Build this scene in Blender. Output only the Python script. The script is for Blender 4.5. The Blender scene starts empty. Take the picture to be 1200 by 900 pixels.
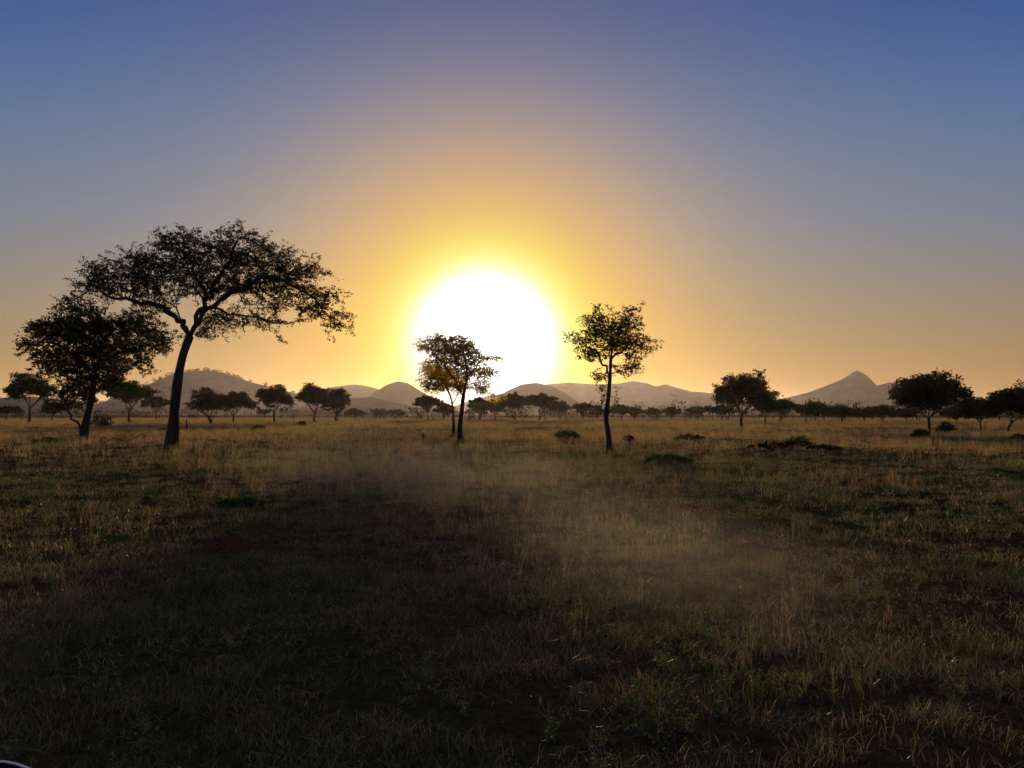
import bpy, bmesh, math, random
import numpy as np
from mathutils import Vector, Matrix, noise as mnoise

# ------------------------------------------------------------------ camera
scene = bpy.context.scene
C = scene.collection
R = math.radians
CAM_H = 2.1
FPX = 1039.0                      # focal length in pixels of the 1200 x 900 photograph
PITCH = math.atan2(35.0, FPX)     # the horizon lies 35 px under the middle of the frame
cd = bpy.data.cameras.new('camera')
cam = bpy.data.objects.new('camera', cd)
C.objects.link(cam)
cam.location = (0, 0, CAM_H)
cam.rotation_euler = (R(90) + PITCH, 0, 0)
cd.sensor_width = 36.0
cd.lens = 36.0 * FPX / 1200.0
cd.clip_start = 0.05
cd.clip_end = 60000
scene.camera = cam

# ------------------------------------------------------------------ light
SUN_AZ = math.atan2(568 - 600, FPX)          # to the right of the view direction (+Y)
SUN_EL = R(4.6)
sun_dir = Vector((math.sin(SUN_AZ) * math.cos(SUN_EL), math.cos(SUN_AZ) * math.cos(SUN_EL), math.sin(SUN_EL)))
sl = bpy.data.lights.new('sun', 'SUN')
sl.energy = 5.0
sl.angle = R(2.0)            # a sun softened by dust
sl.color = (1.0, 0.66, 0.38)
so = bpy.data.objects.new('sun', sl)
C.objects.link(so)
so.rotation_euler = (-sun_dir).to_track_quat('-Z', 'Y').to_euler()
so.location = (0, 0, 60)

world = bpy.data.worlds.new('World')
scene.world = world
world.use_nodes = True


def build_world():
    nt = world.node_tree
    N = nt.nodes
    L = nt.links
    N.clear()
    out = N.new('ShaderNodeOutputWorld')
    # physical sky, low sun
    sky = N.new('ShaderNodeTexSky')
    sky.sky_type = 'NISHITA'
    sky.sun_disc = False
    sky.sun_elevation = SUN_EL
    sky.sun_rotation = SUN_AZ
    sky.air_density = 1.0
    sky.dust_density = 2.0
    sky.ozone_density = 2.0
    b1 = N.new('ShaderNodeBackground')
    b1.inputs['Strength'].default_value = SKY_STRENGTH
    L.new(sky.outputs[0], b1.inputs['Color'])
    # dusty air: orange towards the horizon, a bright aureole about the sun
    tc = N.new('ShaderNodeTexCoord')
    sep = N.new('ShaderNodeSeparateXYZ')
    L.new(tc.outputs['Generated'], sep.inputs[0])
    ez = N.new('ShaderNodeMath'); ez.operation = 'ARCSINE'; ez.use_clamp = False
    L.new(sep.outputs['Z'], ez.inputs[0])
    em = N.new('ShaderNodeMapRange')
    em.inputs['From Min'].default_value = 0
    em.inputs['From Max'].default_value = R(90)
    L.new(ez.outputs[0], em.inputs['Value'])
    base = N.new('ShaderNodeValToRGB')
    dot = N.new('ShaderNodeVectorMath'); dot.operation = 'DOT_PRODUCT'
    dot.inputs[1].default_value = sun_dir
    L.new(tc.outputs['Generated'], dot.inputs[0])
    ac = N.new('ShaderNodeMath'); ac.operation = 'ARCCOSINE'
    mn = N.new('ShaderNodeMath'); mn.operation = 'MINIMUM'; mn.inputs[1].default_value = 0.9999999
    L.new(dot.outputs['Value'], mn.inputs[0])
    L.new(mn.outputs[0], ac.inputs[0])
    am = N.new('ShaderNodeMapRange')
    am.inputs['From Min'].default_value = 0
    am.inputs['From Max'].default_value = R(60)
    L.new(ac.outputs[0], am.inputs['Value'])

    def fill(rn, stops):
        r = rn.color_ramp
        r.interpolation = 'LINEAR'
        while len(r.elements) > 1:
            r.elements.remove(r.elements[0])
        for i, (p, c) in enumerate(stops):
            e = r.elements[0] if i == 0 else r.elements.new(p)
            e.position = p
            e.color = c
    L.new(em.outputs[0], base.inputs[0])
    fill(base, [(a / 90, tuple(c) + (1.0,)) for a, c in BASE_STOPS])
    aur = N.new('ShaderNodeValToRGB')
    L.new(am.outputs[0], aur.inputs[0])
    fill(aur, [(a / 60, tuple(c) + (1.0,)) for a, c in AUR_STOPS])
    alp = N.new('ShaderNodeValToRGB')
    L.new(am.outputs[0], alp.inputs[0])
    fill(alp, [(a / 60, (v, v, v, 1)) for a, v in ALPHA_STOPS])
    mix = N.new('ShaderNodeMix'); mix.data_type = 'RGBA'
    L.new(alp.outputs[0], mix.inputs['Factor'])
    L.new(base.outputs[0], mix.inputs[6])
    L.new(aur.outputs[0], mix.inputs[7])
    # the core round the sun is far brighter than white
    core = N.new('ShaderNodeMapRange')
    core.interpolation_type = 'SMOOTHERSTEP'
    core.inputs['From Min'].default_value = R(4.9)
    core.inputs['From Max'].default_value = R(1.0)
    core.inputs['To Min'].default_value = 1.0
    core.inputs['To Max'].default_value = 6.0
    L.new(ac.outputs[0], core.inputs['Value'])
    b2 = N.new('ShaderNodeBackground')
    L.new(mix.outputs[2], b2.inputs['Color'])
    L.new(core.outputs[0], b2.inputs['Strength'])
    add = N.new('ShaderNodeAddShader')
    L.new(b1.outputs[0], add.inputs[0])
    L.new(b2.outputs[0], add.inputs[1])
    L.new(add.outputs[0], out.inputs['Surface'])


SKY_STRENGTH = 0.004
BASE_STOPS = [(0.0, (0.3942, 0.1886, 0.0515)), (1.0, (0.3792, 0.1901, 0.061)), (2.0, (0.359, 0.1923, 0.0744)), (3.0, (0.3366, 0.1946, 0.0906)), (4.0, (0.3137, 0.197, 0.109)), (5.0, (0.2909, 0.199, 0.129)), (6.0, (0.2683, 0.2002, 0.1503)), (7.5, (0.2351, 0.1997, 0.1838)), (9.0, (0.203, 0.1972, 0.2178)), (10.5, (0.1735, 0.1924, 0.2494)), (12.0, (0.1472, 0.1849, 0.2778)), (13.5, (0.1289, 0.1756, 0.2807)), (15.0, (0.1067, 0.1644, 0.2957)), (16.5, (0.0863, 0.1515, 0.3039)), (18.0, (0.0678, 0.1375, 0.3063)), (19.5, (0.0519, 0.1223, 0.3018)), (21.0, (0.0382, 0.1067, 0.293)), (22.5, (0.0274, 0.0918, 0.283)), (24.0, (0.0198, 0.078, 0.2723)), (26.0, (0.0129, 0.0621, 0.258)), (28.0, (0.014, 0.0567, 0.2453)), (31.0, (0.0281, 0.0653, 0.2288)), (35.0, (0.0489, 0.0795, 0.2073)), (40.0, (0.1011, 0.1187, 0.1984)), (46.0, (0.1361, 0.1397, 0.1692)), (55.0, (0.1439, 0.1416, 0.1643)), (70.0, (0.1551, 0.1437, 0.1574)), (90.0, (0.1697, 0.1463, 0.1485))]
AUR_STOPS = [(0.0, (1.0, 1.0, 1.0)), (3.4, (0.9997, 0.9999, 0.9985)), (3.8, (0.997, 0.9991, 0.9849)), (4.1, (0.9891, 0.9964, 0.9438)), (4.4, (0.9709, 0.9896, 0.8483)), (4.7, (0.9426, 0.9758, 0.692)), (5.0, (0.913, 0.9529, 0.5079)), (5.3, (0.894, 0.9202, 0.3462)), (5.6, (0.8902, 0.8798, 0.2332)), (6.0, (0.9014, 0.8221, 0.1454)), (6.5, (0.9234, 0.755, 0.0853)), (7.0, (0.9468, 0.698, 0.0475)), (7.6, (0.9772, 0.6477, 0.0226)), (8.3, (1.015, 0.6065, 0.0109)), (9.0, (1.0504, 0.5768, 0.0041)), (10.0, (1.0902, 0.5656, 0.0016)), (11.0, (1.1255, 0.5645, 0.0012)), (12.0, (1.142, 0.5716, 0.001)), (13.5, (1.1377, 0.5949, 0.001)), (15.0, (1.1228, 0.6139, 0.001)), (16.5, (1.091, 0.6242, 0.001)), (18.0, (1.0566, 0.6325, 0.001)), (20.0, (0.992, 0.6278, 0.001)), (22.0, (0.9249, 0.6209, 0.001)), (25.0, (0.8199, 0.6037, 0.0011)), (28.0, (0.7154, 0.5857, 0.0013)), (32.0, (0.5897, 0.5554, 0.0054)), (38.0, (0.4646, 0.5248, 0.0096))]
ALPHA_STOPS = [(0.0, 1.0), (4.5, 0.9674), (5.0, 0.9338), (5.5, 0.8886), (6.0, 0.8369), (6.6, 0.7721), (7.2, 0.7076), (8.0, 0.6242), (9.0, 0.5284), (10.0, 0.4465), (11.0, 0.3746), (12.0, 0.3137), (13.0, 0.263), (14.5, 0.1978), (16.0, 0.1521), (17.5, 0.1149), (19.0, 0.0898), (20.5, 0.0731), (22.0, 0.0591), (24.0, 0.0494), (26.0, 0.0419), (28.0, 0.0343), (31.0, 0.0219), (34.0, 0.0094), (38.0, 0.0008), (42.0, 0.0003), (46.0, 0.0)]
build_world()

scene.view_settings.view_transform = 'Standard'
scene.view_settings.look = 'None'
scene.view_settings.exposure = 0.0
scene.view_settings.gamma = 1.0
scene.cycles.use_denoising = True
scene.cycles.max_bounces = 6
scene.cycles.diffuse_bounces = 2
scene.cycles.transmission_bounces = 3
scene.cycles.transparent_max_bounces = 4
scene.cycles.volume_bounces = 0
scene.cycles.sample_clamp_indirect = 4.0


# ------------------------------------------------------------------ helpers
def at(px, dist):
    """world X of an image column at a distance along +Y"""
    return (px - 600.0) / FPX * dist


def dist_of(py):
    """distance along the ground of an image row below the horizon"""
    return CAM_H * FPX / (py - 485.0)


def ground_z(x, y):
    d = math.hypot(x, y)
    a = min(1.0, d / 25.0)
    return (0.10 * mnoise.noise(Vector((x * 0.06, y * 0.06, 3.1))) + 0.05 * mnoise.noise(Vector((x * 0.3, y * 0.3, 7.7)))) * a


def mesh(name, verts, faces, mat=None, smooth=False):
    me = bpy.data.meshes.new(name)
    me.from_pydata([tuple(v) for v in verts], [], faces)
    if mat:
        me.materials.append(mat)
    if smooth:
        me.polygons.foreach_set('use_smooth', [True] * len(me.polygons))
    me.update()
    return me


def np_mesh(name, V, F, mat, smooth=False):
    """V (n,3) array, F (m,k) array of same-size faces"""
    me = bpy.data.meshes.new(name)
    V = np.asarray(V, dtype=np.float32)
    F = np.asarray(F, dtype=np.int32)
    k = F.shape[1]
    me.vertices.add(len(V))
    me.vertices.foreach_set('co', V.ravel())
    me.loops.add(F.size)
    me.loops.foreach_set('vertex_index', F.ravel())
    me.polygons.add(len(F))
    me.polygons.foreach_set('loop_start', np.arange(0, F.size, k, dtype=np.int32))
    if smooth:
        me.polygons.foreach_set('use_smooth', np.ones(len(F), dtype=bool))
    me.materials.append(mat)
    me.update(calc_edges=True)
    me.validate()
    return me


def obj(name, me, parent=None, loc=(0, 0, 0)):
    o = bpy.data.objects.new(name, me)
    C.objects.link(o)
    o.location = loc
    if parent:
        o.parent = parent
    return o


def thing(name, label, cat, loc, group=None, rz=0):
    o = bpy.data.objects.new(name, None)
    C.objects.link(o)
    o.empty_display_size = 0.3
    o.location = loc
    o.rotation_euler.z = rz
    o['label'] = label
    o['category'] = cat
    if group:
        o['group'] = group
    return o


# ------------------------------------------------------------------ materials
def new_mat(name):
    m = bpy.data.materials.new(name)
    m.use_nodes = True
    m.node_tree.nodes.clear()
    return m, m.node_tree.nodes, m.node_tree.links


def ramp(N, stops, interp='LINEAR'):
    rn = N.new('ShaderNodeValToRGB')
    r = rn.color_ramp
    r.interpolation = interp
    while len(r.elements) > 1:
        r.elements.remove(r.elements[0])
    for i, (p, c) in enumerate(stops):
        e = r.elements[0] if i == 0 else r.elements.new(p)
        e.position = p
        e.color = tuple(c) + (1,)
    return rn


def leaf_mat(name, c1, c2, trans=0.5, tcol=None, pos_scale=0.8):
    m, N, L = new_mat(name)
    geo = N.new('ShaderNodeNewGeometry')
    nz = N.new('ShaderNodeTexNoise')
    nz.inputs['Scale'].default_value = pos_scale
    nz.inputs['Detail'].default_value = 3
    L.new(geo.outputs['Position'], nz.inputs['Vector'])
    rp = ramp(N, [(0.35, c1), (0.65, c2)])
    L.new(nz.outputs['Fac'], rp.inputs[0])
    d = N.new('ShaderNodeBsdfDiffuse')
    t = N.new('ShaderNodeBsdfTranslucent')
    L.new(rp.outputs[0], d.inputs[0])
    if tcol:
        t.inputs[0].default_value = tuple(tcol) + (1,)
    else:
        L.new(rp.outputs[0], t.inputs[0])
    mx = N.new('ShaderNodeMixShader')
    mx.inputs[0].default_value = trans
    L.new(d.outputs[0], mx.inputs[1])
    L.new(t.outputs[0], mx.inputs[2])
    o = N.new('ShaderNodeOutputMaterial')
    L.new(mx.outputs[0], o.inputs['Surface'])
    return m


def grass_mat(name, cols, trans=0.45, patch=0.09, gloss=0.04):
    """cols: four colours; chosen by wide patches, by the clump and by the blade"""
    m, N, L = new_mat(name)
    geo = N.new('ShaderNodeNewGeometry')
    nz = N.new('ShaderNodeTexNoise')
    nz.inputs['Scale'].default_value = patch
    nz.inputs['Detail'].default_value = 4
    nz.inputs['Roughness'].default_value = 0.6
    L.new(geo.outputs['Position'], nz.inputs['Vector'])
    oi = N.new('ShaderNodeObjectInfo')
    a = N.new('ShaderNodeMath'); a.operation = 'MULTIPLY_ADD'
    a.inputs[1].default_value = 0.34
    a.inputs[2].default_value = -0.17
    L.new(oi.outputs['Random'], a.inputs[0])
    b = N.new('ShaderNodeMath'); b.operation = 'ADD'
    L.new(nz.outputs['Fac'], b.inputs[0])
    L.new(a.outputs[0], b.inputs[1])
    ri = N.new('ShaderNodeMath'); ri.operation = 'MULTIPLY_ADD'
    ri.inputs[1].default_value = 0.22
    ri.inputs[2].default_value = -0.11
    L.new(geo.outputs['Random Per Island'], ri.inputs[0])
    b2 = N.new('ShaderNodeMath'); b2.operation = 'ADD'
    L.new(b.outputs[0], b2.inputs[0])
    L.new(ri.outputs[0], b2.inputs[1])
    n = len(cols)
    rp = ramp(N, [(0.34 + 0.32 * i / (n - 1), c) for i, c in enumerate(cols)])
    L.new(b2.outputs[0], rp.inputs[0])
    d = N.new('ShaderNodeBsdfDiffuse')
    t = N.new('ShaderNodeBsdfTranslucent')
    g = N.new('ShaderNodeBsdfGlossy')
    g.inputs['Roughness'].default_value = 0.35
    L.new(rp.outputs[0], d.inputs[0])
    L.new(rp.outputs[0], t.inputs[0])
    mx = N.new('ShaderNodeMixShader'); mx.inputs[0].default_value = trans
    L.new(d.outputs[0], mx.inputs[1])
    L.new(t.outputs[0], mx.inputs[2])
    m2 = N.new('ShaderNodeMixShader'); m2.inputs[0].default_value = gloss
    L.new(mx.outputs[0], m2.inputs[1])
    L.new(g.outputs[0], m2.inputs[2])
    o = N.new('ShaderNodeOutputMaterial')
    L.new(m2.outputs[0], o.inputs['Surface'])
    return m


def bark_mat(name, c1, c2):
    m, N, L = new_mat(name)
    tc = N.new('ShaderNodeTexCoord')
    mp = N.new('ShaderNodeMapping')
    mp.inputs['Scale'].default_value = (9, 9, 1.6)
    L.new(tc.outputs['Object'], mp.inputs[0])
    nz = N.new('ShaderNodeTexNoise')
    nz.inputs['Scale'].default_value = 2.2
    nz.inputs['Detail'].default_value = 6
    L.new(mp.outputs[0], nz.inputs['Vector'])
    rp = ramp(N, [(0.35, c1), (0.65, c2)])
    L.new(nz.outputs['Fac'], rp.inputs[0])
    bp = N.new('ShaderNodeBump')
    bp.inputs['Strength'].default_value = 0.9
    bp.inputs['Distance'].default_value = 0.05
    L.new(nz.outputs['Fac'], bp.inputs['Height'])
    p = N.new('ShaderNodeBsdfPrincipled')
    p.inputs['Roughness'].default_value = 0.9
    L.new(rp.outputs[0], p.inputs['Base Color'])
    L.new(bp.outputs[0], p.inputs['Normal'])
    o = N.new('ShaderNodeOutputMaterial')
    L.new(p.outputs[0], o.inputs['Surface'])
    return m


def ground_mat():
    m, N, L = new_mat('savanna_soil_and_dry_turf')
    geo = N.new('ShaderNodeNewGeometry')
    n1 = N.new('ShaderNodeTexNoise'); n1.inputs['Scale'].default_value = 0.05; n1.inputs['Detail'].default_value = 5
    n2 = N.new('ShaderNodeTexNoise'); n2.inputs['Scale'].default_value = 6.0; n2.inputs['Detail'].default_value = 8
    n2.inputs['Roughness'].default_value = 0.7
    L.new(geo.outputs['Position'], n1.inputs['Vector'])
    L.new(geo.outputs['Position'], n2.inputs['Vector'])
    r1 = ramp(N, [(0.36, (0.05, 0.075, 0.025)), (0.44, (0.11, 0.085, 0.04)), (0.50, (0.13, 0.065, 0.035)), (0.54, (0.06, 0.085, 0.03)), (0.58, (0.065, 0.045, 0.028)), (0.64, (0.17, 0.125, 0.06))])
    L.new(n1.outputs['Fac'], r1.inputs[0])
    r2 = ramp(N, [(0.3, (0.25, 0.25, 0.25)), (0.7, (1.1, 1.0, 0.95))])
    L.new(n2.outputs['Fac'], r2.inputs[0])
    mx = N.new('ShaderNodeMix'); mx.data_type = 'RGBA'; mx.blend_type = 'MULTIPLY'
    mx.inputs['Factor'].default_value = 1
    L.new(r1.outputs[0], mx.inputs[6])
    L.new(r2.outputs[0], mx.inputs[7])
    bp = N.new('ShaderNodeBump'); bp.inputs['Strength'].default_value = 1.0; bp.inputs['Distance'].default_value = 0.08
    L.new(n2.outputs['Fac'], bp.inputs['Height'])
    d = N.new('ShaderNodeBsdfDiffuse'); d.inputs['Roughness'].default_value = 1.0
    L.new(mx.outputs[2], d.inputs[0])
    L.new(bp.outputs[0], d.inputs['Normal'])
    o = N.new('ShaderNodeOutputMaterial')
    L.new(d.outputs[0], o.inputs['Surface'])
    return m


def hill_mat():
    m, N, L = new_mat('scrubby_hillside')
    geo = N.new('ShaderNodeNewGeometry')
    n1 = N.new('ShaderNodeTexNoise'); n1.inputs['Scale'].default_value = 0.012; n1.inputs['Detail'].default_value = 8
    n1.inputs['Roughness'].default_value = 0.65
    L.new(geo.outputs['Position'], n1.inputs['Vector'])
    r1 = ramp(N, [(0.38, (0.045, 0.052, 0.060)), (0.52, (0.066, 0.073, 0.083)), (0.68, (0.100, 0.102, 0.112))])
    L.new(n1.outputs['Fac'], r1.inputs[0])
    d = N.new('ShaderNodeBsdfDiffuse')
    L.new(r1.outputs[0], d.inputs[0])
    o = N.new('ShaderNodeOutputMaterial')
    L.new(d.outputs[0], o.inputs['Surface'])
    return m


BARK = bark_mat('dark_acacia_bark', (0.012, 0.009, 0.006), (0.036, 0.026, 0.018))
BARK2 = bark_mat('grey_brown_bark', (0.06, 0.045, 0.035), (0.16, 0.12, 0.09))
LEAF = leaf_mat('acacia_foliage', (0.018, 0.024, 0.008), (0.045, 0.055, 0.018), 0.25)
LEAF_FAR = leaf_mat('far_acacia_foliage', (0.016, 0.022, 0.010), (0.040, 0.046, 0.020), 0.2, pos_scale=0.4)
LEAF_BACKLIT = leaf_mat('backlit_gold_foliage', (0.26, 0.19, 0.02), (0.68, 0.52, 0.06), 0.72, pos_scale=1.3)  # golden light through the leaves is partly put into their colour
LEAF_BUSH = leaf_mat('green_bush_foliage', (0.03, 0.055, 0.015), (0.09, 0.13, 0.035), 0.4)
HILL = hill_mat()
GROUND = ground_mat()


# ------------------------------------------------------------------ setting: ground
def build_ground():
    xs = set()
    # one sheet, fine near the camera and coarse towards the horizon
    a = np.concatenate([np.linspace(0, 30, 41), np.geomspace(30, 14000, 46)[1:]])
    g = np.concatenate([-a[::-1][:-1], a])
    n = len(g)
    V = [(x, y, ground_z(x, y) if abs(x) < 600 and abs(y) < 600 else 0.0) for y in g for x in g]
    F = [(j * n + i, j * n + i + 1, (j + 1) * n + i + 1, (j + 1) * n + i) for j in range(n - 1) for i in range(n - 1)]
    o = obj('ground', mesh('ground', V, F, GROUND, True))
    o['kind'] = 'structure'
    o['label'] = 'wide flat savanna plain of dry turf and brown soil'


build_ground()


# ------------------------------------------------------------------ setting: hills
def hill(profile, dist, depth, seed, label, rough=0.06):
    """a real mound: crest follows profile, slopes fall away in front and behind"""
    rng = random.Random(seed)
    xs = [p[0] for p in profile]
    zs = [max(0.0, 485.0 - p[1]) / FPX * dist for p in profile]
    wx = [at(x, dist) for x in xs]
    nu = max(60, int((xs[-1] - xs[0]) / 1.6))
    nv = 25
    V = []
    X = np.linspace(wx[0], wx[-1], nu)
    # smooth interpolation of the crest
    Z = np.interp(X, wx, zs)
    k = np.array([0, 1, 2, 1, 0], float); k /= k.sum()
    Z = np.convolve(np.pad(Z, 2, mode='edge'), k, mode='valid')
    zmax = max(zs)
    for j in range(nv):
        t = -1 + 2 * j / (nv - 1)
        prof = (1 - abs(t) ** 1.35)
        for i in range(nu):
            x = X[i]
            n1 = mnoise.fractal(Vector((x * 5.0 / zmax * 0.12, t * 2.2, seed * 3.7)), 0.8, 2.1, 5)
            n2 = mnoise.noise(Vector((x / zmax * 1.3, seed * 1.1, 0)))
            yy = dist + t * depth + n2 * depth * 0.10
            z = Z[i] * (prof * (1 + 0.30 * n1 * abs(t)) ) + rough * zmax * 0.30 * n1 * min(1.0, Z[i] / zmax * 3)
            if j in (0, nv - 1) or i in (0, nu - 1):
                z = -2.0
            V.append((x, yy, max(z, -2.0)))
    F = [(j * nu + i, j * nu + i + 1, (j + 1) * nu + i + 1, (j + 1) * nu + i) for j in range(nv - 1) for i in range(nu - 1)]
    o = obj('hill', mesh('hill', V, F, HILL, True))
    o['kind'] = 'structure'
    o['label'] = label
    return X, Z


HILLS = {}
HILLS['left'] = hill([(95, 484), (130, 470), (160, 457), (180, 447), (200, 438), (222, 434), (240, 433), (262, 436), (280, 442), (300, 448), (325, 454), (350, 461), (385, 468), (420, 474), (460, 482)],
                     2900, 260, 1, 'dark rounded hill with trees along its crest behind the big acacia')
hill([(-400, 478), (-300, 466), (-200, 470), (-100, 462), (-20, 466), (40, 464), (85, 468), (130, 474), (180, 482)], 2300, 240, 2, 'low hazy ridge at the left edge of the plain')
hill([(340, 482), (370, 461), (390, 453), (414, 450), (430, 452), (445, 456), (470, 464), (500, 478)], 4200, 300, 3, 'faint far ridge between the left hill and the pointed knoll')
hill([(405, 483), (425, 470), (440, 459), (453, 450), (465, 446), (477, 448), (490, 456), (505, 465), (525, 473), (545, 480)], 2900, 200, 4, 'pointed brown knoll left of the sun')
hill([(330, 483), (370, 473), (410, 465), (435, 464), (460, 470), (500, 478), (520, 483)], 1700, 160, 5, 'low dark wooded slope in front of the pointed knoll')
hill([(560, 480), (580, 466), (597, 456), (612, 450), (628, 448), (642, 451), (655, 456), (668, 464), (685, 475), (700, 482)], 2900, 200, 6, 'rounded hill right under the sun')
hill([(520, 480), (560, 466), (600, 458), (640, 450), (668, 448), (700, 450), (725, 449), (741, 446), (757, 449), (768, 453), (780, 450), (793, 454), (808, 458), (825, 459), (848, 463), (880, 471), (910, 480)],
     4800, 420, 7, 'long hazy ridge running right from under the sun')
hill([(870, 481), (905, 470), (930, 464), (950, 459), (972, 450), (985, 445), (994, 441), (1000, 438), (1004, 434.5), (1007, 433), (1010, 435.5), (1014, 441), (1020, 448), (1026, 451), (1033, 450), (1043, 447), (1058, 451), (1080, 459), (1110, 466), (1140, 471), (1180, 476), (1220, 482)],
     4400, 420, 8, 'steep grey mountain with a pointed peak at the right')
hill([(1130, 482), (1180, 474), (1260, 468), (1340, 464), (1440, 470), (1560, 462), (1700, 480)], 3800, 300, 9, 'low ridge at the right edge of the plain')


def ridge_scrub():
    """trees too far to count along the crest of the left hill"""
    rng = np.random.default_rng(5)
    X, Z = HILLS['left']
    V = []; F = []
    for k in range(230):
        i = rng.integers(12, len(X) - 20)
        t = abs(rng.normal(0, 0.10)) if k % 2 else rng.uniform(0, 0.8)
        hz = Z[i] * (1 - t ** 1.35)
        c = np.array([X[i] + rng.normal(0, 4), 2900 - t * 260, hz])
        s = rng.uniform(4.0, 9.0)
        for q in range(26):
            d = rng.normal(0, 1, 3) * np.array([0.75, 0.75, 0.42]) * s * 0.6
            p = c + d + np.array([0, 0, s * 0.55])
            a = rng.normal(0, 1, (3, 3)) * s * 0.24
            b = len(V)
            V += [p + a[0], p + a[1], p + a[2]]
            F.append((b, b + 1, b + 2))
    o = obj('hill_scrub', np_mesh('hill_scrub', V, F, LEAF_FAR))
    o['kind'] = 'stuff'
    o['label'] = 'scrub and small trees covering the crest of the left hill'


ridge_scrub()


# ------------------------------------------------------------------ trees
def resample(pts, step):
    out = [np.array(pts[0], float)]
    for a, b in zip(pts[:-1], pts[1:]):
        a = np.array(a, float); b = np.array(b, float)
        n = max(1, int(round(np.linalg.norm(b - a) / step)))
        for k in range(1, n + 1):
            out.append(a + (b - a) * k / n)
    return out


def spline(pts, sub=5):
    P = [np.array(p, float) for p in pts]
    P = [P[0] * 2 - P[1]] + P + [P[-1] * 2 - P[-2]]
    out = []
    for i in range(1, len(P) - 2):
        for k in range(sub):
            t = k / sub
            p0, p1, p2, p3 = P[i - 1:i + 3]
            out.append(0.5 * ((2 * p1) + (-p0 + p2) * t + (2 * p0 - 5 * p1 + 4 * p2 - p3) * t * t + (-p0 + 3 * p1 - 3 * p2 + p3) * t ** 3))
    out.append(P[-2])
    return out


def grow(limbs, attract, step, kill, infl, iters, rng, droop=0.0):
    """space colonisation from given limbs; returns positions and parents"""
    pos = []; par = []
    for li, (pts, attach) in enumerate(limbs):
        pts = resample(pts, step)
        if attach is None or not pos:
            prev = -1
        else:
            D = np.linalg.norm(np.array(pos) - pts[0], axis=1)
            prev = int(D.argmin())
            pts = pts[1:]
        for p in pts:
            pos.append(p); par.append(prev); prev = len(pos) - 1
    A = attract.copy()
    grow.base = len(pos)
    P = np.array(pos)
    D = np.linalg.norm(A[:, None] - P[None], axis=2)
    near = D.argmin(1); nd = D.min(1)
    P = list(P)
    for it in range(iters):
        if not len(A):
            break
        act = nd < infl
        if not act.any():
            break
        dirs = {}
        idx = np.where(act)[0]
        PP = np.array(P)
        v = A[idx] - PP[near[idx]]
        v /= np.linalg.norm(v, axis=1)[:, None] + 1e-9
        acc = np.zeros((len(P), 3)); np.add.at(acc, near[idx], v)
        grow_i = np.unique(near[idx])
        dd = acc[grow_i]
        dd /= np.linalg.norm(dd, axis=1)[:, None] + 1e-9
        dd += rng.normal(0, 0.22, dd.shape)
        dd[:, 2] -= droop
        dd /= np.linalg.norm(dd, axis=1)[:, None] + 1e-9
        newp = PP[grow_i] + dd * step
        base = len(P)
        P.extend(newp); par.extend(int(g) for g in grow_i)
        Dn = np.linalg.norm(A[:, None] - newp[None], axis=2)
        mi = Dn.argmin(1); mv = Dn.min(1)
        better = mv < nd - 1e-4
        near = np.where(better, base + mi, near)
        nd = np.minimum(nd, mv)
        keep = nd > kill
        A = A[keep]; near = near[keep]; nd = nd[keep]
        if len(P) > 12000:
            break
    return np.array(P), np.array(par)


def radii(par, tip, expo, n):
    acc = np.zeros(n); r = np.zeros(n); nch = np.zeros(n, int)
    for i in range(n - 1, -1, -1):
        r[i] = tip if acc[i] == 0 else acc[i] ** (1 / expo)
        if par[i] >= 0:
            acc[par[i]] += r[i] ** expo
            nch[par[i]] += 1
    return r, nch


def tubes(P, par, r, sel=None, rmin=0.0, jitter=0.0):
    """tapered tubes following the chains of the skeleton; returns V, F (quads)"""
    n = len(P)
    kids = [[] for _ in range(n)]
    for i, p in enumerate(par):
        if p >= 0:
            kids[p].append(i)
    starts = [i for i in range(n) if par[i] < 0]
    V = []; F = []
    stack = [(s, -1) for s in starts]
    while stack:
        s, p = stack.pop()
        chain = [s] if p < 0 else [p, s]
        rad = [r[s]] * len(chain)
        if p >= 0:
            rad[0] = min(r[p], r[s] * 1.25)
        cur = s
        while kids[cur]:
            ks = sorted(kids[cur], key=lambda q: -r[q])
            for q in ks[1:]:
                stack.append((q, cur))
            cur = ks[0]
            chain.append(cur); rad.append(r[cur])
        if len(chain) < 2:
            continue
        if sel is not None and not sel(rad, chain):
            continue
        R0 = max(rad)
        sides = 10 if R0 > 0.15 else 6 if R0 > 0.05 else 4 if R0 > 0.025 else 3
        pts = P[chain]
        u = np.array([1.0, 0.13, 0.07])
        base = len(V)
        for k in range(len(chain)):
            a = pts[max(0, k - 1)]; b = pts[min(len(chain) - 1, k + 1)]
            t = b - a; t = t / (np.linalg.norm(t) + 1e-9)
            uu = u - t * u.dot(t); uu /= np.linalg.norm(uu) + 1e-9
            ww = np.cross(t, uu); u = uu
            rr = max(rad[k], rmin)
            if k == len(chain) - 1:
                rr *= 0.45
            for q in range(sides):
                an = 2 * math.pi * q / sides
                f = 1 + jitter * math.sin(q * 2.4 + k * 0.35 + s)
                V.append(pts[k] + (uu * math.cos(an) + ww * math.sin(an)) * rr * f)
        for k in range(len(chain) - 1):
            for q in range(sides):
                q2 = (q + 1) % sides
                F.append((base + k * sides + q, base + k * sides + q2, base + (k + 1) * sides + q2, base + (k + 1) * sides + q))
    return V, F


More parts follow.
